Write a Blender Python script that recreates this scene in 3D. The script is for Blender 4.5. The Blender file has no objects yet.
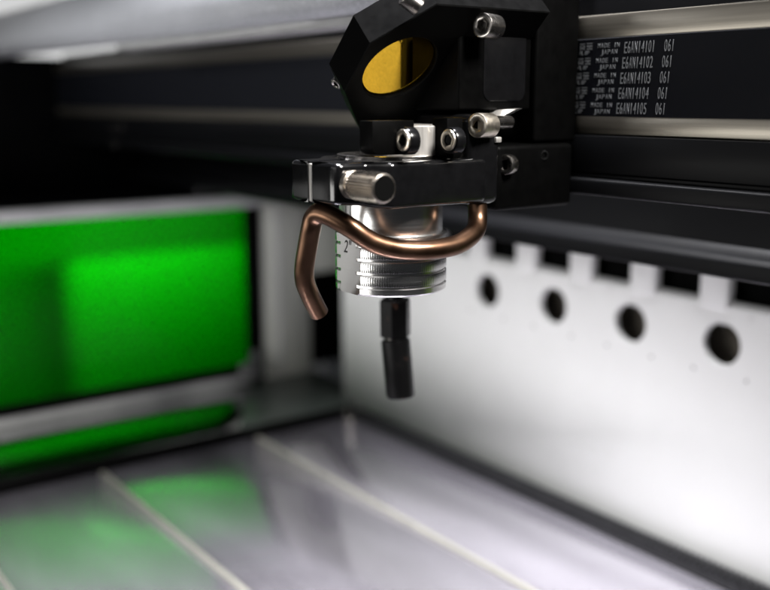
import bpy, bmesh, math, random
from mathutils import Vector, Matrix
random.seed(4)
R = math.radians
S = 0.001                                   # everything below is in millimetres
sc = bpy.context.scene
COL = sc.collection

# ------------------------------------------------------------------ materials
def nt(name):
    m = bpy.data.materials.new(name); m.use_nodes = True
    t = m.node_tree; b = t.nodes['Principled BSDF']
    return m, t, b

def noise(t, scale, detail=4, stretch=None, rough=.55):
    tc = t.nodes.new('ShaderNodeTexCoord')
    mp = t.nodes.new('ShaderNodeMapping')
    if stretch: mp.inputs['Scale'].default_value = stretch
    n = t.nodes.new('ShaderNodeTexNoise')
    n.inputs['Scale'].default_value = scale; n.inputs['Detail'].default_value = detail
    n.inputs['Roughness'].default_value = rough
    t.links.new(tc.outputs['Object'], mp.inputs['Vector'])
    t.links.new(mp.outputs['Vector'], n.inputs['Vector'])
    return n.outputs['Fac']

def ramp(t, fac, stops):
    r = t.nodes.new('ShaderNodeValToRGB')
    e = r.color_ramp.elements
    e[0].position, e[0].color = stops[0][0], stops[0][1]
    e[1].position, e[1].color = stops[-1][0], stops[-1][1]
    for p, c in stops[1:-1]:
        q = e.new(p); q.color = c
    t.links.new(fac, r.inputs['Fac'])
    return r.outputs['Color']

def g(v): return (v, v, v, 1)

def mat(name, col, rough=.5, metal=0, spec=.5, var=.15, scale=300, stretch=None, bump=0, bscale=None, coat=0, rvar=.15, aniso=0):
    m, t, b = nt(name)
    f = noise(t, scale, 5, stretch)
    lo = [max(0, c*(1-var)) for c in col]; hi = [min(1, c*(1+var)) for c in col]
    t.links.new(ramp(t, f, [(.3, (*lo, 1)), (.7, (*hi, 1))]), b.inputs['Base Color'])
    t.links.new(ramp(t, f, [(.25, g(max(.02, rough*(1-rvar)))), (.75, g(min(1, rough*(1+rvar))))]), b.inputs['Roughness'])
    b.inputs['Metallic'].default_value = metal
    b.inputs['Specular IOR Level'].default_value = spec
    b.inputs['Coat Weight'].default_value = coat
    b.inputs['Anisotropic'].default_value = aniso
    if bump:
        bf = noise(t, bscale or scale*3, 3, stretch)
        bn = t.nodes.new('ShaderNodeBump')
        bn.inputs['Strength'].default_value = bump; bn.inputs['Distance'].default_value = .0002
        t.links.new(bf, bn.inputs['Height']); t.links.new(bn.outputs['Normal'], b.inputs['Normal'])
    return m

M = {}
M['black_gloss'] = mat('black anodised', (.003, .003, .0033), .20, spec=.30, bump=.03, bscale=3000)
M['lacquer'] = mat('black lacquer', (.003, .003, .0033), .16, spec=.75, bump=.04, bscale=1500)
M['black_satin'] = mat('black satin', (.001, .001, .001), .45, spec=.03, bump=.05, bscale=4000)
M['black_matte'] = mat('black matte', (.002, .002, .002), .8, spec=.05)
M['black_rail'] = mat('black rail', (.0018, .0019, .0023), .42, spec=.09, scale=120, stretch=(.05, 1, 1), bump=.04, bscale=2500)
M['void'] = mat('unlit black', (.14, .125, .105), .9, spec=.05)
M['belt'] = mat('belt rubber', (.002, .0024, .004), .6, spec=.1, scale=500, bump=.08, bscale=2500)
M['steel_bar'] = mat('brushed steel', (.23, .212, .18), .33, metal=.9, scale=220, stretch=(.04, 1, 3), var=.18, bump=.05, bscale=900)
M['alu'] = mat('turned aluminium', (.84, .83, .82), .24, metal=1, scale=200, stretch=(.15, .15, 9), var=.06, bump=.05, bscale=700)
M['alu_flat'] = mat('milled aluminium', (.82, .79, .75), .32, metal=.85, scale=300, stretch=(6, 6, .3), var=.08, bump=.06, bscale=500)
M['screw'] = mat('stainless screw', (.66, .60, .51), .34, metal=1, scale=900, var=.1, bump=.03)
M['screw_dark'] = mat('worn steel screw', (.34, .32, .30), .25, metal=1, scale=900, var=.15, bump=.03)
M['knurl'] = mat('knurled steel', (.60, .54, .47), .28, metal=1, scale=300, var=.08)
def worn_black():
    m, t, b = nt('worn black oxide')
    f = noise(t, 170, 2)
    t.links.new(ramp(t, f, [(.66, (.003, .003, .0032, 1)), (.72, (.045, .022, .014, 1))]), b.inputs['Base Color'])
    t.links.new(ramp(t, f, [(.3, g(.28)), (.7, g(.45))]), b.inputs['Roughness'])
    b.inputs['Specular IOR Level'].default_value = .14
    return m
M['worn_black'] = worn_black()
M['copper'] = mat('copper tube', (.155, .088, .055), .33, metal=1, scale=160, var=.16, bump=.015, bscale=1500, rvar=.15)
M['gold'] = mat('gold mirror', (1.0, .62, .05), .05, metal=1, scale=100, var=.02)
M['ink'] = mat('engraving ink', (.01, .01, .01), .6)
M['print'] = mat('white print', (.135, .14, .145), .7, spec=.2, scale=1800, var=.25)
M['wall'] = mat('white powder coat', (.70, .70, .682), .65, spec=.4, scale=30, var=.02, bump=.03, bscale=1200)
M['cream'] = mat('cream painted steel', (.62, .63, .57), .5, spec=.4, scale=25, var=.03)
M['greyframe'] = mat('grey painted bar', (.60, .60, .60), .42, scale=40, var=.08)
M['bed'] = mat('aluminium bed', (.64, .61, .68), .18, metal=.84, coat=.8, scale=16, stretch=(.35, 1.6, 1), var=.26, bump=.02, bscale=260, rvar=.35)
M['bed'].node_tree.nodes['Principled BSDF'].inputs['Coat Roughness'].default_value = .10
M['bed_end'] = mat('polished end plate', (.62, .64, .63), .11, metal=1, scale=14, var=.1)
M['corner'] = mat('grey green dim reflection', (.06, .07, .063), .3, spec=.25, scale=30, var=.1)
M['pale'] = mat('pale board', (.66, .66, .66), .6, scale=10, var=.04)
M['room'] = mat('room wall grey', (.62, .62, .62), .8, scale=6, var=.15)
M['strip'] = mat('pale joint strip', (.24, .235, .20), .5, metal=.2, scale=60, var=.08)
M['flange_grey'] = mat('bare grey flange', (.24, .24, .235), .45, scale=60, var=.1)
M['greyrail'] = mat('worn grey rail', (.50, .50, .505), .5, spec=.3, scale=40, var=.2)
M['darkgrey'] = mat('scuffed grey rail', (.12, .12, .122), .6, spec=.2, scale=40, var=.25)
M['rack'] = mat('dark rack', (.012, .012, .013), .5, spec=.2, scale=300, var=.3)

def lid_mat():
    m, t, b = nt('grey sparkle powder coat')
    f = noise(t, 1500, 2); f2 = noise(t, 40, 3)
    c = ramp(t, f, [(.35, (.32, .325, .35, 1)), (.6, (.47, .48, .50, 1)), (.72, (.55, .56, .6, 1))])
    t.links.new(c, b.inputs['Base Color'])
    t.links.new(ramp(t, f2, [(.3, g(.36)), (.7, g(.46))]), b.inputs['Roughness'])
    b.inputs['Metallic'].default_value = .45
    bn = t.nodes.new('ShaderNodeBump'); bn.inputs['Strength'].default_value = .35; bn.inputs['Distance'].default_value = .0002
    t.links.new(f, bn.inputs['Height']); t.links.new(bn.outputs['Normal'], b.inputs['Normal'])
    return m
M['lid'] = lid_mat()

def acrylic():
    m, t, b = nt('green acrylic')
    out = t.nodes['Material Output']
    tr = t.nodes.new('ShaderNodeBsdfTransparent')
    f = noise(t, 8, 2)
    t.links.new(ramp(t, f, [(.3, (.0, .46, .0, 1)), (.7, (.0, .50, .002, 1))]), tr.inputs['Color'])
    b.inputs['Base Color'].default_value = (0, .05, 0, 1); b.inputs['Roughness'].default_value = .18
    b.inputs['Specular IOR Level'].default_value = .3
    mx = t.nodes.new('ShaderNodeMixShader'); mx.inputs['Fac'].default_value = .25
    t.links.new(tr.outputs[0], mx.inputs[1]); t.links.new(b.outputs[0], mx.inputs[2])
    t.links.new(mx.outputs[0], out.inputs['Surface'])
    return m
M['acrylic'] = acrylic()
M['green_solid'] = mat('green acrylic sheet', (.15, .27, .02), .25, spec=.5, scale=10, var=.05)

# ------------------------------------------------------------------ mesh tools
def sharp_edges(bm, ang=30):
    return [e for e in bm.edges if len(e.link_faces) == 2 and e.calc_face_angle(0) > R(ang)]

def bevel(bm, w, seg=3, ang=30):
    if w > 0:
        bmesh.ops.bevel(bm, geom=sharp_edges(bm, ang), offset=w, segments=seg, profile=.5, affect='EDGES', clamp_overlap=True)
    return bm

def box(x0, x1, y0, y1, z0, z1, bv=0, seg=3):
    bm = bmesh.new()
    bmesh.ops.create_cube(bm, size=1)
    for v in bm.verts:
        v.co = Vector(((x0+x1)/2 + v.co.x*(x1-x0), (y0+y1)/2 + v.co.y*(y1-y0), (z0+z1)/2 + v.co.z*(z1-z0)))
    return bevel(bm, bv, seg)

def join(*bms):
    out = bms[0]
    for b in bms[1:]:
        me = bpy.data.meshes.new('tmp'); b.to_mesh(me); out.from_mesh(me)
        bpy.data.meshes.remove(me); b.free()
    return out

def prism(pts, axis, a0, a1, bv=0, seg=3):
    """pts: 2D outline; axis 'X' -> (y,z), 'Y' -> (x,z), 'Z' -> (x,y)"""
    bm = bmesh.new()
    def P(p, a):
        return {'X': (a, p[0], p[1]), 'Y': (p[0], a, p[1]), 'Z': (p[0], p[1], a)}[axis]
    A = [bm.verts.new(P(p, a0)) for p in pts]; B = [bm.verts.new(P(p, a1)) for p in pts]
    n = len(pts)
    bm.faces.new(A); bm.faces.new(B[::-1])
    for i in range(n):
        bm.faces.new((A[i], B[i], B[(i+1) % n], A[(i+1) % n]))
    bmesh.ops.recalc_face_normals(bm, faces=bm.faces)
    return bevel(bm, bv, seg)

def lathe(prof, seg=64, mtx=None, fn=None, close=True):
    """prof: list of (r, z) bottom to top about Z; fn(r,a,z)->(x,y)"""
    bm = bmesh.new(); rings = []
    for r, z in prof:
        ring = []
        for k in range(seg):
            a = 2*math.pi*k/seg
            x, y = fn(r, a, z) if fn else (r*math.cos(a), r*math.sin(a))
            ring.append(bm.verts.new((x, y, z)))
        rings.append(ring)
    for i in range(len(rings)-1):
        for k in range(seg):
            bm.faces.new((rings[i][k], rings[i][(k+1) % seg], rings[i+1][(k+1) % seg], rings[i+1][k]))
    if close:
        bm.faces.new(rings[0][::-1]); bm.faces.new(rings[-1])
    if mtx: bmesh.ops.transform(bm, matrix=mtx, verts=bm.verts)
    bmesh.ops.recalc_face_normals(bm, faces=bm.faces)
    return bm

def aim(p, d):
    """matrix taking local +Z to direction d, placed at p"""
    return Matrix.Translation(Vector(p)) @ Vector(d).to_track_quat('Z', 'Y').to_matrix().to_4x4()

def cyl(p, d, r, L, seg=32, ch=0):
    prof = [(r-ch, 0), (r, ch), (r, L-ch), (r-ch, L)] if ch else [(r, 0), (r, L)]
    return lathe(prof, seg, aim(p, d))

def catmull(pts, n=10):
    P = [Vector(p) for p in pts]; P = [2*P[0]-P[1]] + P + [2*P[-1]-P[-2]]; out = []
    for i in range(1, len(P)-2):
        for k in range(n):
            t = k/n; a, b, c, d = P[i-1:i+3]
            out.append(.5*((2*b) + (c-a)*t + (2*a-5*b+4*c-d)*t*t + (3*b-a-3*c+d)*t**3))
    out.append(P[-2]); return out

def tube(path, r, seg=24, wall=None, rad=None):
    """swept tube; wall gives an open bore at its last end"""
    bm = bmesh.new(); rings = []; N = len(path)
    up = Vector((0, 0, 1)); prev = None
    for i, p in enumerate(path):
        d = (path[min(i+1, N-1)] - path[max(i-1, 0)]).normalized()
        if prev is None:
            a = d.cross(up)
            if a.length < .1: a = d.cross(Vector((1, 0, 0)))
            a.normalize()
        else:
            a = (prev - d*prev.dot(d)).normalized()
        prev = a; b = d.cross(a); rr = r*(rad(i/(N-1)) if rad else 1)
        rings.append([bm.verts.new(p + (a*math.cos(2*math.pi*k/seg) + b*math.sin(2*math.pi*k/seg))*rr) for k in range(seg)])
    if wall:
        d = (path[-1]-path[-2]).normalized()
        for off, rr in ((0, r-wall), (-6, r-wall)):
            c = path[-1] + d*off
            b = d.cross(prev)
            rings.append([bm.verts.new(c + (prev*math.cos(2*math.pi*k/seg) + b*math.sin(2*math.pi*k/seg))*rr) for k in range(seg)])
    for i in range(len(rings)-1):
        for k in range(seg):
            bm.faces.new((rings[i][k], rings[i][(k+1) % seg], rings[i+1][(k+1) % seg], rings[i+1][k]))
    bm.faces.new(rings[0][::-1]); bm.faces.new(rings[-1])
    bmesh.ops.recalc_face_normals(bm, faces=bm.faces)
    return bm

def fillet(pts, n=6):
    """pts: (x, y, radius) -> outline with rounded corners"""
    out = []
    for i, (x, y, r) in enumerate(pts):
        p = Vector((x, y)); a = Vector(pts[i-1][:2]) - p; b = Vector(pts[(i+1) % len(pts)][:2]) - p
        if r <= 0: out.append((x, y)); continue
        a.normalize(); b.normalize(); h = a.angle(b)/2
        t = r/math.tan(h); c = p + (a+b).normalized()*(r/math.sin(h))
        s0 = p + a*t - c; s1 = p + b*t - c
        a0 = math.atan2(s0.y, s0.x); da = (math.atan2(s1.y, s1.x) - a0 + math.pi) % (2*math.pi) - math.pi
        out += [(c.x + r*math.cos(a0+da*k/n), c.y + r*math.sin(a0+da*k/n)) for k in range(n+1)]
    return out
def worldloc(o):
    v = Vector((0, 0, 0))
    while o: v += o.location; o = o.parent
    return v

def obj(name, bm, m, parent=None, origin=None, ang=35, smooth=True):
    me = bpy.data.meshes.new(name); bm.to_mesh(me); bm.free()
    o = bpy.data.objects.new(name, me); COL.objects.link(o)
    base = worldloc(parent) if parent else Vector((0, 0, 0))
    if origin is not None:
        o.location = Vector(origin)*S - base
    off = base + o.location
    if parent: o.parent = parent
    me.transform(Matrix.Scale(S, 4)); me.transform(Matrix.Translation(-off))
    if smooth:
        me.shade_smooth(); me.set_sharp_from_angle(angle=R(ang))
    me.materials.append(M[m])
    return o

def thing(name, label, cat, loc, group=None):
    o = bpy.data.objects.new(name, None); COL.objects.link(o)
    o.location = Vector(loc)*S; o.empty_display_size = .01
    o['label'] = label; o['category'] = cat
    if group: o['group'] = group
    return o

def tag(o, label, cat, group=None):
    o['label'] = label; o['category'] = cat
    if group: o['group'] = group
    return o

def text_bm(s, size, x, z, sx=1.0, shear=0.0, y=0.0, th=.04, just='LEFT', spacing=1.0, bold=0.0):
    """lettering as real mesh, standing in the XZ plane and facing -Y"""
    cu = bpy.data.curves.new('lettering', 'FONT'); cu.body = s; cu.size = size; cu.shear = shear
    cu.extrude = th; cu.align_x = just; cu.resolution_u = 3; cu.space_character = spacing; cu.offset = bold
    ob = bpy.data.objects.new('lettering', cu); COL.objects.link(ob)
    dg = bpy.context.evaluated_depsgraph_get(); dg.update()
    me = bpy.data.meshes.new_from_object(ob.evaluated_get(dg))
    bm = bmesh.new(); bm.from_mesh(me)
    bpy.data.objects.remove(ob); bpy.data.curves.remove(cu); bpy.data.meshes.remove(me)
    for v in bm.verts:
        v.co = Vector((x + v.co.x*sx, y - v.co.z, z + v.co.y))
    return bm

def cap_screw(p, d, r=3.5, L=4.0, hexr=1.85, seg=40, depth=2.2):
    """socket head cap screw; p = centre of its visible face, d = the way it faces"""
    bm = bmesh.new()
    def ring(f, z): return [bm.verts.new((*f(2*math.pi*k/seg), z)) for k in range(seg)]
    def circ(rr): return lambda a: (rr*math.cos(a), rr*math.sin(a))
    def hexa(rr):
        def f(a):
            s = math.pi/3; q = (a % s) - s/2
            l = rr*math.cos(s/2)/math.cos(q); return (l*math.cos(a), l*math.sin(a))
        return f
    rings = [ring(circ(r), -L), ring(circ(r), -.45), ring(circ(r-.12), -.18), ring(circ(r-.45), 0), ring(circ(hexr+.28), 0), ring(hexa(hexr), -.22), ring(hexa(hexr), -depth)]
    for i in range(len(rings)-1):
        for k in range(seg):
            bm.faces.new((rings[i][k], rings[i][(k+1) % seg], rings[i+1][(k+1) % seg], rings[i+1][k]))
    bm.faces.new(rings[0][::-1]); bm.faces.new(rings[-1])
    bmesh.ops.transform(bm, matrix=aim(p, d) @ Matrix.Rotation(.26, 4, 'Z'), verts=bm.verts)
    bmesh.ops.recalc_face_normals(bm, faces=bm.faces)
    return bm

# ------------------------------------------------------------------ the setting
BEDX = -291
floor_o = obj('floor', box(-420, 330, -320, 190, -14, -9), 'black_matte'); floor_o['kind'] = 'structure'

# bed plates, 95 mm or so wide, running along X
plates = [(-172, -71.2, 'bed plate nearest the front, at the lower left edge of the view'),
          (-69.4, 9.6, 'bed plate between the two left joint strips, green glow at its far end'),
          (12.4, 109.0, 'middle bed plate under the barrel, carrying the dark gantry shadow'),
          (112.2, 178.5, 'bed plate beside the white perforated panel, next to the toothed strip')]
for y0, y1, lab in plates:
    tag(obj('bed_plate', box(BEDX, 150, y0, y1, -6, 0, .5, 2), 'bed', origin=(-80, (y0+y1)/2, -6)), 'brushed aluminium ' + lab, 'bed plate', 'aluminium plates of the laser bed')
strips = [(-71.2, -69.4, 'pale joint strip at the lower left corner of the bed'),
          (9.6, 12.4, 'pale joint strip crossing the bed left of the dark reflection'),
          (109.0, 112.2, 'cream joint strip in the bed nearest the white panel')]
for y0, y1, lab in strips:
    tag(obj('joint_strip', box(BEDX+.5, 149, y0+.05, y1-.05, -5.5, .8, .3, 2), 'strip', origin=(-80, (y0+y1)/2, -5.5)), lab, 'strip', 'joint strips between bed plates')
lg = thing('end_ledge', 'polished ledge below the green window, mirroring it, with a black front edge', 'ledge', (-345, 10, -6))
obj('top_plate', prism([(-388.5, -172), (-301, -172), (-301, 104), (-388.5, 158)], 'Z', 3.6, 5, .3, 2), 'bed_end', lg)
obj('dim_reflection_plate', prism([(-388.5, 158.3), (-301, 104.3), (-301, 213), (-388.5, 213)], 'Z', 3.6, 5, .3, 2), 'corner', lg)  # dimmed reflection of the post put into this plate's dull colour
obj('front_skirt', box(-388, -302, -172, 213, -6, 3.5), 'black_matte', lg)
pth = catmull([(-295, -175, 2.6), (-295.5, -60, 2.8), (-296, 20, 2.9), (-293.6, 70, 3.2), (-296, 130, 2.8), (-295.5, 176, 2.7)], 12)
tag(obj('cable', tube(pth, 2.9, 14), 'black_matte', origin=(-296, 0, 0)), 'black cable lying across the far end of the bed', 'cable')

# toothed strip on the bed at the foot of the panel
rk = thing('toothed_strip', 'black toothed strip running along the foot of the white panel', 'rack', (-80, 184, 0))
obj('base_bar', box(-288, 150, 179.5, 188.5, 0.3, 3.2, .3, 1), 'rack', rk)
teeth = None
bmT = bmesh.new()
for k in range(145):
    x = -287 + k*3
    me = bpy.data.meshes.new('t'); b = box(x, x+1.8, 180.2, 187.8, 3.0, 5.6, .2, 1); b.to_mesh(me); b.free(); bmT.from_mesh(me); bpy.data.meshes.remove(me)
obj('tooth_row', bmT, 'rack', rk)
for x, y in ((-296, 182), (-279, 174)):
    obj('bolt', cap_screw((x, y, 3.4), (0, 0, 1), 3.0, 3.2), 'screw_dark', rk)

# white perforated panel (X from -313 to 150, front face Y = 190)
WX0, WX1, WZ0, WZ1 = -313, 118, -6, 122.3
wp = thing('perforated_panel', 'white steel panel with a row of round holes and slots along its top', 'panel', (-80, 190, 0))
def panel_mesh():
    bm = bmesh.new(); th = 3.0; r = 9.3; HZ = 103.6
    holes = [-18.0 + 50.2*k for k in range(-3, 3)]
    def quad(x0, x1, z0, z1):
        if x1-x0 < .01: return
        bm.faces.new([bm.verts.new((x, 190, z)) for x, z in ((x0, z0), (x1, z0), (x1, z1), (x0, z1))])
    zc0, zc1 = HZ-14, HZ+14
    quad(WX0, WX1, WZ0, zc0); quad(WX0, WX1, zc1, WZ1-2)
    x = WX0
    for h in holes:
        quad(x, h-14, zc0, zc1); x = h+14
        n = 48; inner = []; outer = []; back = []; cham = []
        for k in range(n):
            a = 2*math.pi*(k+.5)/n; c, s = math.cos(a), math.sin(a)
            q = 14/max(abs(c), abs(s))
            outer.append(bm.verts.new((h+c*q, 190, HZ+s*q)))
            inner.append(bm.verts.new((h+c*(r+.3), 190, HZ+s*(r+.3))))
            cham.append(bm.verts.new((h+c*r, 190.3, HZ+s*r)))
            back.append(bm.verts.new((h+c*r, 190+th, HZ+s*r)))
        for A, B in ((outer, inner), (inner, cham), (cham, back)):
            for k in range(n): bm.faces.new((A[k], A[(k+1) % n], B[(k+1) % n], B[k]))
    quad(x, WX1, zc0, zc1)
    # rolled top edge
    prof = [(190 + 4*(1-math.cos(a)), WZ1-4+4*math.sin(a)) for a in [i*math.pi/10 for i in range(11)]]
    prof = [(190, WZ1-2.0)] + [p for p in prof if p[1] > WZ1-1.9] + [(198, WZ1-12)]
    for i in range(len(prof)-1):
        (ya, za), (yb, zb) = prof[i], prof[i+1]
        bm.faces.new([bm.verts.new(q) for q in ((WX0, ya, za), (WX1, ya, za), (WX1, yb, zb), (WX0, yb, zb))])
    quad2 = [bm.verts.new(q) for q in ((WX0, 190, WZ0), (WX0, 190, WZ1-4), (WX0, 198, WZ1-4), (WX0, 198, WZ0))]
    bm.faces.new(quad2)
    bmesh.ops.remove_doubles(bm, verts=bm.verts, dist=.01)
    bmesh.ops.recalc_face_normals(bm, faces=bm.faces)
    return bm
obj('sheet', panel_mesh(), 'wall', wp)
for k in range(8):
    xc = -22.6 - 38.5*(k-2)
    obj('slot_divider', box(xc-7.4, xc+7.4, 188.2, 194, 118.6, 176, 1.6, 3), 'wall', wp)
obj('light_baffle', box(WX0, WX1, 175, 189.9, 178, 180.5, .4, 1), 'wall', wp)  # unseen strip added to shade the panel's rolled top edge
obj('cavity', box(WX0+2, WX1, 206, 208, -5, 180), 'void', wp)  # dim interior behind the holes put into this sheet's colour
obj('slot_shadow', box(WX0+2, WX1, 199, 200, 121, 182), 'black_matte', wp)  # dark sheet standing in for the shade inside the slots
obj('upper_sheet', box(WX0, WX1, 190, 196, 166, 206, .5, 1), 'wall', wp)

# end panel at X = -390 with window opening
ep = thing('side_wall', 'cream painted end panel with a dark doorway beside the green window', 'panel', (-392, 100, 0))
obj('post', box(-396, -388, 172, 211, -6, 141, .8, 2), 'cream', ep)
obj('header', box(-396, -388.6, 211.05, 275, 80, 178, .8, 2), 'cream', ep)
obj('upper_sheet', box(-496, -490, -300, 275, 128, 236.3, .5, 1), 'black_rail', ep)
obj('light_block', box(-489.5, -391.8, -300, 275, 141.6, 143, .3, 1), 'black_rail', ep)  # added to stop light from beyond the window spilling upward
obj('post', box(-396, -388, -336, -181, -6, 141, .8, 2), 'greyframe', ep)  # unseen piece added to reflect in the clamp jaws and barrel flat
obj('seam', box(-388.3, -387.2, 183, 185, 0, 140, .2, 1), 'greyframe', ep)
obj('doorway_back', box(-452, -450, 190, 330, -10, 200), 'black_rail', ep)  # black sheet standing in for the shade in the doorway
win = thing('green_window', 'green acrylic side window in a black frame, bright patch at its right half', 'window', (-391, 70, 20))
obj('pane', box(-393.5, -390.5, -178, 160, 18, 134), 'acrylic', win)
obj('frame', join(box(-392, -387.5, 159, 170, 4, 142, .6, 2), box(-392, -388.2, -180, 159.1, 3.7, 18.4, .6, 2)), 'black_matte', win)
obj('top_rail', box(-391.5, -383, -180, 171, 133, 141, 1.5, 3), 'greyframe', win)
obj('bottom_rail', box(-388.1, -385.5, -180, 158, 5.1, 11, .8, 3), 'greyrail', win)
obj('catch', join(box(-386, -376, 148, 162, 9, 21, 2, 3), box(-384, -378, 156, 162, 22, 30, 2, 2)), 'darkgrey', win)

# beyond the window: backdrop and a pale board added to make its bright patch
room = obj('backdrop', box(-702, -700, -420, 420, -200, 420), 'room'); room['kind'] = 'structure'
tag(obj('board', box(-640, -600, 96, 330, -90, 74, 19, 8), 'pale'), 'pale board added behind the green window to make its bright patch', 'board')
# front of the machine interior, mirrored in the barrel
tag(obj('front_panel', box(-386, 200, -336, -330, -6, 36, 2, 2), 'wall', origin=(-50, -333, -6)), 'white inner front panel of the machine facing the perforated panel', 'panel')

# off-frame end of the back: green acrylic panel the lens barrel mirrors
gp = thing('green_panel', 'green acrylic panel past the right end of the white panel', 'panel', (165, 190, 0))
obj('pane', box(121, 232, 190, 193, 0, 128, .4, 1), 'green_solid', gp)
obj('frame', join(box(118.2, 121.2, 188, 195, -4, 136, .4, 1), box(231.8, 238, 188, 195, -4, 136, .4, 1), box(121.25, 231.75, 188.5, 194.5, 128.1, 135.5, .4, 1)), 'black_matte', gp)
obj('sheen_reflector', box(170, 206, 190, 192, 190, 236, .5, 2), 'wall', gp)  # unseen plate added to reflect in the head's glossy patch

# ------------------------------------------------------------------ gantry
ga = thing('gantry_beam', 'black gantry rail with two bare steel edges behind the laser head', 'rail', (-120, 66, 180))
GX0, GX1 = -487, 118
obj('steel_bar', join(box(GX0, GX1, 62.4, 68, 224.2, 232, .6, 2), box(GX0, GX1, 62.4, 68, 196.6, 202.6, .35, 2)), 'steel_bar', ga)
prof = [(63, 196.4), (60.4, 196.2), (60.4, 185), (62, 184.7), (62, 183.5), (58.4, 183.2), (58.0, 182.6), (58.0, 178.8), (58.6, 178.2), (84, 178.2), (84, 176), (86, 176), (86, 238), (68.2, 238), (68.2, 196.4)]
obj('rail_profile', prism(prof, 'X', GX0, GX1, .3, 2), 'black_rail', ga)
for x, y, z in ((-372, 59.2, 190), (-358, 59.2, 190), (-366, 57.0, 180)):
    obj('bolt', cap_screw((x, y, z), (.3, -1, 0), 1.8, 3), 'screw_dark', ga)
be = obj('belt', box(GX0+4, GX1-1, 60.9, 62.2, 202.0, 225.0, .15, 1), 'belt', origin=(-120, 61.5, 202))
tag(be, 'black rubber belt with white printed numbers between two steel edges', 'belt')
lines = []
def mono(txt, x, pitch, z, size, fill, Y, bold):
    for n, ch in enumerate(txt):
        if ch == ' ': continue
        b = text_bm(ch, size, 0, z, 1, 0, Y, just='LEFT', bold=bold)
        x0 = min(v.co.x for v in b.verts); x1 = max(v.co.x for v in b.verts)
        wd = pitch*fill*(.27 if ch in '1I' else 1)
        for v in b.verts:
            v.co.x = x + pitch*(n+.5) + ((v.co.x-x0)/(x1-x0)-.5)*wd + (v.co.z-z)*.03
        lines.append(b)
for k in range(5):
    zt = 220.3 - 4.36*k; dx = -.48*k
    Y = 60.86
    mono('E6AN1410%d' % (k+1), 31.9+dx, 1.26, zt, 4.7, .76, Y, .0)
    mono('061', 46.3+dx, 1.22, zt, 4.7, .76, Y, .0)
    mono('MADE IN', 21.7+dx, 1.24, zt+1.9, 1.95, .74, Y, .0)
    mono('JAPAN', 22.9+dx, 1.34, zt, 1.95, .74, Y, .0)
    # two emblem blocks with a tiny line of letters below
    for ex, bars in ((14.6, ((0, 2.1, 1.7, 2.0), (.1, .4, 0, 1.9), (1.7, 2.0, 0, 1.9), (.7, 1.4, .2, 1.2), (.5, 1.6, 1.3, 1.55), (0, 2.1, .8, 1.0))),
                     (17.4, ((0, 2.2, 1.75, 2.1), (0, .95, .9, 1.5), (1.2, 2.2, .9, 1.5), (0, 2.2, 0, .3), (.3, .6, 0, .9), (1.0, 1.3, 0, 1.7), (1.7, 2.0, 0, .9)))):
        for a, b, c, d in bars:
            lines.append(box(ex+dx+a, ex+dx+b, Y-.03, Y+.03, zt+1.5+c, zt+1.5+c+(d-c)*.72))
    lines.append(text_bm('FL 8P', 1.7, 14.4+dx, zt+.05, 1.05, .12, Y, bold=.01))
obj('printed_text', join(*lines), 'print', be, smooth=False)

# rear cross beam low behind
rb = thing('rear_beam', 'black cross beam with a rounded lower lip above the slotted panel', 'beam', (-120, 120, 147))
prof = [(116, 147.6), (115.2, 148.6), (115.2, 153.4), (117, 155.2), (121, 156), (124, 158), (124, 200), (128, 200), (128, 147.6)]
obj('beam_profile', prism(prof, 'X', GX0, 118, .5, 3), 'black_rail', rb)

# lid edge overhead
ld = thing('machine_lid', 'grey sparkle painted lid edge hanging over the top left', 'lid', (-200, 20, 233))
prof = [(18, 234.5), (15, 236.6), (13.4, 240), (13.0, 246), (16, 254), (23, 262), (26, 264), (30, 265), (30, 236.6), (24, 234.5)]
obj('cover', prism(prof, 'X', -900, -26, .8, 3), 'lid', ld)
obj('flange', prism([(-258, 20), (-268, 27), (-268, 35), (-28, 35), (-28, 20)], 'Z', 231.4, 234.3, .3, 2), 'flange_grey', ld)

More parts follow.
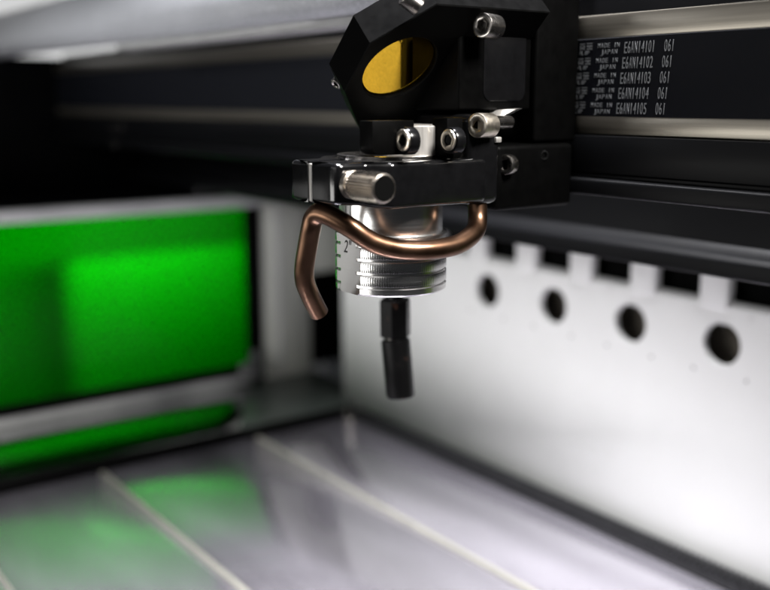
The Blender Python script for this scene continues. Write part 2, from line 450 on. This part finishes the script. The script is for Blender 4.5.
# ------------------------------------------------------------------ laser head
lh = thing('laser_head', 'black laser head block with tilted gold mirror and socket screws on the gantry', 'laser head', (0, 30, 178))
s2 = 2**-.5
MC = Vector((4.2, 0, 215.4)); N_ = Vector((s2, 0, -s2)); V_ = Vector((s2, 0, s2)); U_ = Vector((0, 1, 0))
def mirror_plate():
    bm = bmesh.new(); n = 96; rh = 11.4
    out = [(-14.6, -8.8), (-1.0, -25.2), (42, -25.2), (42, 23), (0, 23), (-14.6, 8.8)]
    def onpoly(a):
        d = (math.cos(a), math.sin(a)); best = 1e9
        for i in range(len(out)):
            p, q = out[i], out[(i+1) % len(out)]
            ex, ey = q[0]-p[0], q[1]-p[1]; den = d[0]*ey-d[1]*ex
            if abs(den) < 1e-9: continue
            t = (p[0]*ey-p[1]*ex)/den; u = (p[0]*d[1]-p[1]*d[0])/den
            if t > 0 and -1e-6 <= u <= 1+1e-6: best = min(best, t)
        return (d[0]*best, d[1]*best)
    angs = sorted([2*math.pi*k/n for k in range(n)] + [math.atan2(p[1], p[0]) % (2*math.pi) for p in out])
    def P(u, v, w): return bm.verts.new(MC + U_*u + V_*v + N_*w)
    def loop(f, w): return [P(*f(a), w) for a in angs]
    c = lambda r: (lambda a: (r*math.cos(a), r*math.sin(a)))
    sh = lambda q: (lambda a: tuple(x*q for x in onpoly(a)))
    L = [loop(onpoly, -11), loop(onpoly, -.35), loop(sh(.988), 0), loop(c(rh+.35), 0), loop(c(rh), -.35), loop(c(rh), -2.4)]
    m = len(angs)
    for i in range(len(L)-1):
        for k in range(m): bm.faces.new((L[i][k], L[i][(k+1) % m], L[i+1][(k+1) % m], L[i+1][k]))
    bm.faces.new(L[0][::-1]); bm.faces.new(L[-1])
    bmesh.ops.recalc_face_normals(bm, faces=bm.faces)
    return bm
mm = obj('mirror_mount', mirror_plate(), 'black_satin', lh, ang=20)
obj('mirror', lathe([(11.2, 0), (11.2, 1.1), (11.0, 1.3)], 64, aim(MC - N_*2.5, N_)), 'gold', mm)
pS = MC + U_*-3.5 + V_*23.8 - N_*4
obj('screw', cap_screw((17.6, -9.0, 233.6), (-.3, -.75, .55), 2.5, 5, 1.4), 'screw_dark', mm)
obj('screw', cap_screw(MC + U_*-10.2 + V_*-15.5 - N_*9.5, (.1, -.75, -.66), 1.7, 4, .9), 'screw_dark', mm)
# main body block between mirror mount and carriage
obj('body', join(box(-20, 13.2, 14, 42, 204, 246, .8, 3)), 'black_satin', lh)
obj('sheen_patch', prism(fillet([(23, 206.5, 3), (39.5, 206.5, 3), (39.5, 228.5, 3), (23, 228.5, 3)]), 'X', 12.8, 13.5, .3, 2), 'black_gloss', lh)  # glossy patch added to give the body's side its soft sheen
obj('carriage', join(box(-24, 15, 42.2, 60.2, 194.5, 250, 1.0, 3)), 'black_satin', lh)
# slider foot under the carriage with bright bottom edge
obj('slider', join(box(-20, 15.4, 27, 59, 174.6, 194, 1.6, 4), box(-38, -18, 21, 33, 171, 178, 1, 3)), 'black_satin', lh)
# bracket plate that carries the clamp
obj('bracket', join(box(-6, 19.4, 13, 25, 177.5, 203, 2.4, 5)), 'black_gloss', lh)
def tab_outline(y0, y1, z0, z1, rr):
    o = [(y0, z1)]
    o += [(y0+rr-rr*math.cos(a), z0+rr-rr*math.sin(a)) for a in [i*math.pi/12 for i in range(7)]]
    o += [(y1-rr+rr*math.sin(a), z0+rr-rr*math.cos(a)) for a in [i*math.pi/12 for i in range(7)]]
    return o + [(y1, z1)]
obj('tab', prism(tab_outline(-20, -6.3, 192.6, 201.6, 2.6), 'X', 13, 19, .25, 2), 'black_satin', lh)
obj('tab', prism(tab_outline(4.6, 10.2, 191, 202, 1.5), 'X', 13, 19.6, .25, 2), 'black_satin', lh)
for y, z in ((-12.3, 196.3), (3.4, 196.0)):
    obj('collar', lathe([(3.5, 0), (3.7, .4), (3.7, 3.0)], 40, aim((21.1, y+.65, z), (-.04, 1, 0))), 'black_gloss', lh)
for p in ((21.2, -12.2, 196.5), (21.0, 3.5, 196.2)):
    obj('screw', cap_screw(p, (.04, -1, 0), 2.95, 3, 1.7), 'screw', lh)
obj('screw', cap_screw((21, 14.0, 200.0), (.22, -.97, .02), 3.45, 6.5, 1.8), 'screw', lh)
obj('screw', cap_screw((20, 16.1, 227.0), (.22, -.97, .02), 3.45, 6.5, 1.8), 'screw_dark', lh)
obj('screw', cap_screw((16.5, 29.2, 188.3), (.35, -.93, .02), 3.0, 3, 1.6), 'screw_dark', lh)
obj('screw', cap_screw((15.8, 46, 190.4), (.95, -.3, .02), 1.6, 2, .9), 'black_matte', lh)
obj('thread', cyl((19, 21, 200.6), (-.2, .98, 0), 1.9, 9, 24), 'screw_dark', lh)
# bare metal lugs showing behind the lower right screw
def wedge(P, d):
    bm = bmesh.new(); A = [bm.verts.new(p) for p in P]; B = [bm.verts.new(Vector(p)+Vector(d)) for p in P]
    bm.faces.new(A); bm.faces.new(B[::-1])
    for k in range(len(P)): bm.faces.new((A[k], B[k], B[(k+1) % len(P)], A[(k+1) % len(P)]))
    bmesh.ops.recalc_face_normals(bm, faces=bm.faces); return bm
obj('lug', join(wedge([(10.4, 28, 204.0), (18.2, 31.4, 204.3), (15.4, 27.6, 201.8), (13.2, 26.4, 202.2)], (-1.5, 4, .2)), box(15.5, 20.2, 22.2, 24.4, 195.0, 196.6, .3, 2)), 'alu_flat', lh)
# ring clamp with thumb screw
cl = thing('ring_clamp', 'black split ring clamp with a knurled thumb screw around the lens barrel', 'clamp', (0, 0, 178))
def clamp_body():
    outer = fillet([(4.4, -30, .7), (16.4, -30, 2.6), (16.4, -20.5, 2), (20, -14, 3), (20, 20, 2.5), (-18, 20, 3), (-18, -13, 5), (-7.2, -20.5, 2), (-7.2, -30, 2.6), (2.2, -30, .7)])
    hole = [(15.9*math.cos(a), 15.9*math.sin(a)) for a in [R(-98 - 335*k/72) for k in range(73)]]
    loop = outer + hole
    n = len(loop); z0, z1 = 178.2, 190.8
    nor = []
    for i in range(n):
        d = Vector(loop[(i+1) % n]) - Vector(loop[i-1]); d.normalize(); nor.append(Vector((-d.y, d.x)))
    bm = bmesh.new(); L = []
    w = 1.5
    st = [(w*(1-math.sin(a)), z0 + w*(1-math.cos(a))) for a in [k*math.pi/10 for k in range(6)]]
    st += [(w*(1-math.cos(a)), z1 - w*(1-math.sin(a))) for a in [k*math.pi/10 for k in range(6)]]
    for ins, z in st:
        L.append([])
        for (x, y), q in zip(loop, nor):
            inn = x*x + y*y < 16.2**2
            k = ins if not inn else ins*.3
            up = 1.6*max(0, min(1, (-19-y)/3))*(1-(z-z0)/(z1-z0))
            L[-1].append(bm.verts.new((x+q.x*k, y+q.y*k, z+up)))
    for i in range(len(L)-1):
        for k in range(n): bm.faces.new((L[i][k], L[i][(k+1) % n], L[i+1][(k+1) % n], L[i+1][k]))
    for Q in (L[0], L[-1]):
        es = [bm.edges.get((Q[k], Q[(k+1) % n])) for k in range(n)]
        bmesh.ops.triangle_fill(bm, use_beauty=True, edges=es)
    bmesh.ops.recalc_face_normals(bm, faces=bm.faces)
    return bm
cb = obj('clamp_ring', clamp_body(), 'lacquer', cl, ang=40)
def knurled(r, x0, x1, teeth=30):
    seg = teeth*4
    prof = [(r-.9, x0), (r-.15, x0+.7), (r, x0+.9), (r, x1-.8), (r-.25, x1-.3), (r-.6, x1), (r-.74, x1), (r-.76, x1-.9), (.3, x1-.95)]
    def fn(rr, a, z):
        if x0+.8 < z < x1-.5 and rr > r-.4:
            rr = rr - .3 + .3*math.cos(a*teeth)
        return rr*math.cos(a), rr*math.sin(a)
    return lathe(prof, seg, aim((0, -25.0, 185.2), (1, 0, 0)), fn)
obj('shim', box(2.3, 4.3, -29.7, -16, 180.0, 190.2, .2, 1), 'alu_flat', cl)
th = obj('thumb_screw', knurled(3.95, 18.6, 31.2), 'knurl', cl, ang=25)
obj('collar', lathe([(3.3, 16.4), (3.8, 16.6), (3.8, 18.0), (3.1, 18.3), (3.1, 18.8)], 40, aim((0, -25.0, 185.2), (1, 0, 0))), 'knurl', th)
obj('end_cap', lathe([(3.2, 30.0), (3.2, 31.05), (3.0, 31.22)], 40, aim((0, -25.0, 185.2), (1, 0, 0))), 'black_matte', th)

# lens barrel
lb = thing('lens_barrel', 'polished aluminium lens barrel with grooved knurled rings and an engraved flat', 'lens barrel', (0, 0, 152))
ZB = 152.6; FLAT = 15.1
prof = [(12.5, ZB+1.2), (13.2, ZB), (15.6, ZB), (16.15, ZB+.5), (16.2, ZB+2.0)]
z = ZB+2.0
for h in (3.1, 3.1, 3.1, 2.6):
    prof += [(15.6, z+.1), (15.6, z+.9), (16.2, z+.9), (16.28, z+1.05), (16.28, z+h+.55), (16.2, z+h+.75)]
    z += h+.75
prof += [(15.5, z+.15), (15.1, z+.3), (15.1, 191)]
def barrel_fn(r, a, z):
    rr = r
    if r > 16.22 and z < 180: rr = r - .02 + .02*math.cos(a*150)
    x, y = rr*math.cos(a), rr*math.sin(a)
    if z < 175 and y < -FLAT: y = -FLAT
    return x, y
obj('barrel', lathe(prof, 600, None, barrel_fn), 'alu', lb, ang=25)
obj('sleeve', lathe([(11, 191), (11, 199.6), (10.6, 200)], 96, Matrix.Translation((3.5, 4.9, 0))), 'alu_flat', lb)
obj('flange', lathe([(15.6, 190.9), (15.6, 191.6), (15.2, 191.8)], 96), 'screw_dark', lb)
obj('engraving', text_bm('2"', 5.2, -2.4, 164.2, .8, .25, -FLAT-.02, .03, bold=.01), 'ink', lb, smooth=False)

# copper air tube
pts = [(14.5, 20, 186), (14.8, 20, 180), (15.8, 19.6, 174), (17.6, 17.6, 170.6), (19.8, 13, 168.6), (21.0, 7, 167.0), (20.4, -2, 166.4), (17.8, -10.5, 167.0), (15.6, -17.5, 169.2), (13.0, -22.8, 173.2), (8.8, -26.4, 176.2),
       (5.4, -27.9, 177.0), (3.0, -28.3, 175.4), (1.7, -28.4, 172.6), (.2, -28.3, 169.0), (-2.0, -28.2, 163.0), (-3.2, -27.9, 159.2), (-3.9, -27.2, 156.4), (-4.5, -25.9, 153.8), (-5.3, -24, 150.6), (-6.4, -21.2, 146.4)]
tag(obj('copper_tube', tube(catmull(pts, 10), 2.8, 32, wall=.55), 'copper', origin=(0, -22, 176)),
    'bent copper air tube looping round the front of the lens barrel', 'tube')

# focus probe
pr = thing('focus_probe', 'black plunger probe with a hexagonal collar hanging below the barrel', 'probe', (-31.5, 25, 106))
d = Vector((.16, .02, -1)).normalized(); top = Vector((-31.4, 25, 142))
def hexprism(p, d, r, L):
    bm = lathe([(r*.9, 0), (r, .5), (r, L-.5), (r*.9, L)], 6, aim(p, d) @ Matrix.Rotation(.35, 4, 'Z')); return bm
obj('rod', cyl((-32, 25, 171.0), (.01, 0, -1), 2.6, 31, 20), 'black_gloss', pr)
obj('hex_collar', hexprism((-31.6, 25, 141.0), (.02, 0, -1), 5.35, 13.2), 'worn_black', pr)
obj('plunger', lathe([(4.3, 0), (4.95, .6), (4.9, 19.0), (4.5, 20.2), (3.6, 20.6)], 40, aim((-31.4, 25, 127.2), (.16, 0, -1))), 'worn_black', pr)
obj('neck', cyl((-31.5, 25, 128.2), (.05, 0, -1), 3.5, 1.6, 24), 'screw_dark', pr)

# ------------------------------------------------------------------ lights
def area(name, loc, target, size, power, color=(1, 1, 1), sy=None, spread=180):
    l = bpy.data.lights.new(name, 'AREA'); l.energy = power; l.color = color
    l.shape = 'RECTANGLE'; l.size = size*S; l.size_y = (sy or size)*S; l.spread = R(spread)
    o = bpy.data.objects.new(name, l); COL.objects.link(o)
    o.location = Vector(loc)*S
    o.rotation_euler = (Vector(target)-Vector(loc)).to_track_quat('-Z', 'Y').to_euler()
    return o
area('camera_fill', (120, -520, 330), (-40, 120, 90), 420, .25, (1.0, .98, .96), 200)  # fill added behind the camera, lighting panel and bed
area('front_fill', (-150, -440, 95), (-175, 190, 60), 420, .92, (1.0, .985, .955), 110)  # low fill added for the white panel and the barrel's bright stripe
area('lid_fill', (-250, -430, 320), (-260, 15, 255), 200, .26, (.97, .98, 1), 120, 60)  # added fill that brightens the lid edge
area('ceiling_lamp', (-55, 60, 700), (-62, 58, 0), 180, 1.9, (.97, .965, 1.0), 180, 36)
area('head_fill', (240, 40, 430), (0, 8, 200), 90, .26, (1, .97, .93), 90, 38)  # fill added over the head to brighten mirror and sleeve
area('board_fill', (-500, 130, 105), (-700, 130, 115), 240, 1.5, (1, 1, 1), 30, 175)  # unseen light added to brighten board and backdrop through the green pane

w = bpy.data.worlds.new('World'); sc.world = w; w.use_nodes = True
w.node_tree.nodes['Background'].inputs['Color'].default_value = (.9, .95, 1, 1)
w.node_tree.nodes['Background'].inputs['Strength'].default_value = .02

# ------------------------------------------------------------------ camera
cam = bpy.data.cameras.new('camera'); co = bpy.data.objects.new('camera', cam); COL.objects.link(co)
cam.sensor_width = 36; cam.lens = 36*987/770; cam.clip_start = .005; cam.clip_end = 20
co.location = Vector((231, -170, 207))*S
p, yw = R(11.2), R(36)
Fv = Vector((-math.cos(yw)*math.cos(p), math.sin(yw)*math.cos(p), -math.sin(p)))
co.rotation_euler = Fv.to_track_quat('-Z', 'Y').to_euler()
cam.dof.use_dof = True; cam.dof.focus_distance = .274; cam.dof.aperture_fstop = 6.8
sc.camera = co
sc.view_settings.view_transform = 'Standard'; sc.view_settings.look = 'None'
sc.view_settings.exposure = 0; sc.view_settings.gamma = 1
sc.cycles.use_denoising = True
sc.cycles.max_bounces = 8
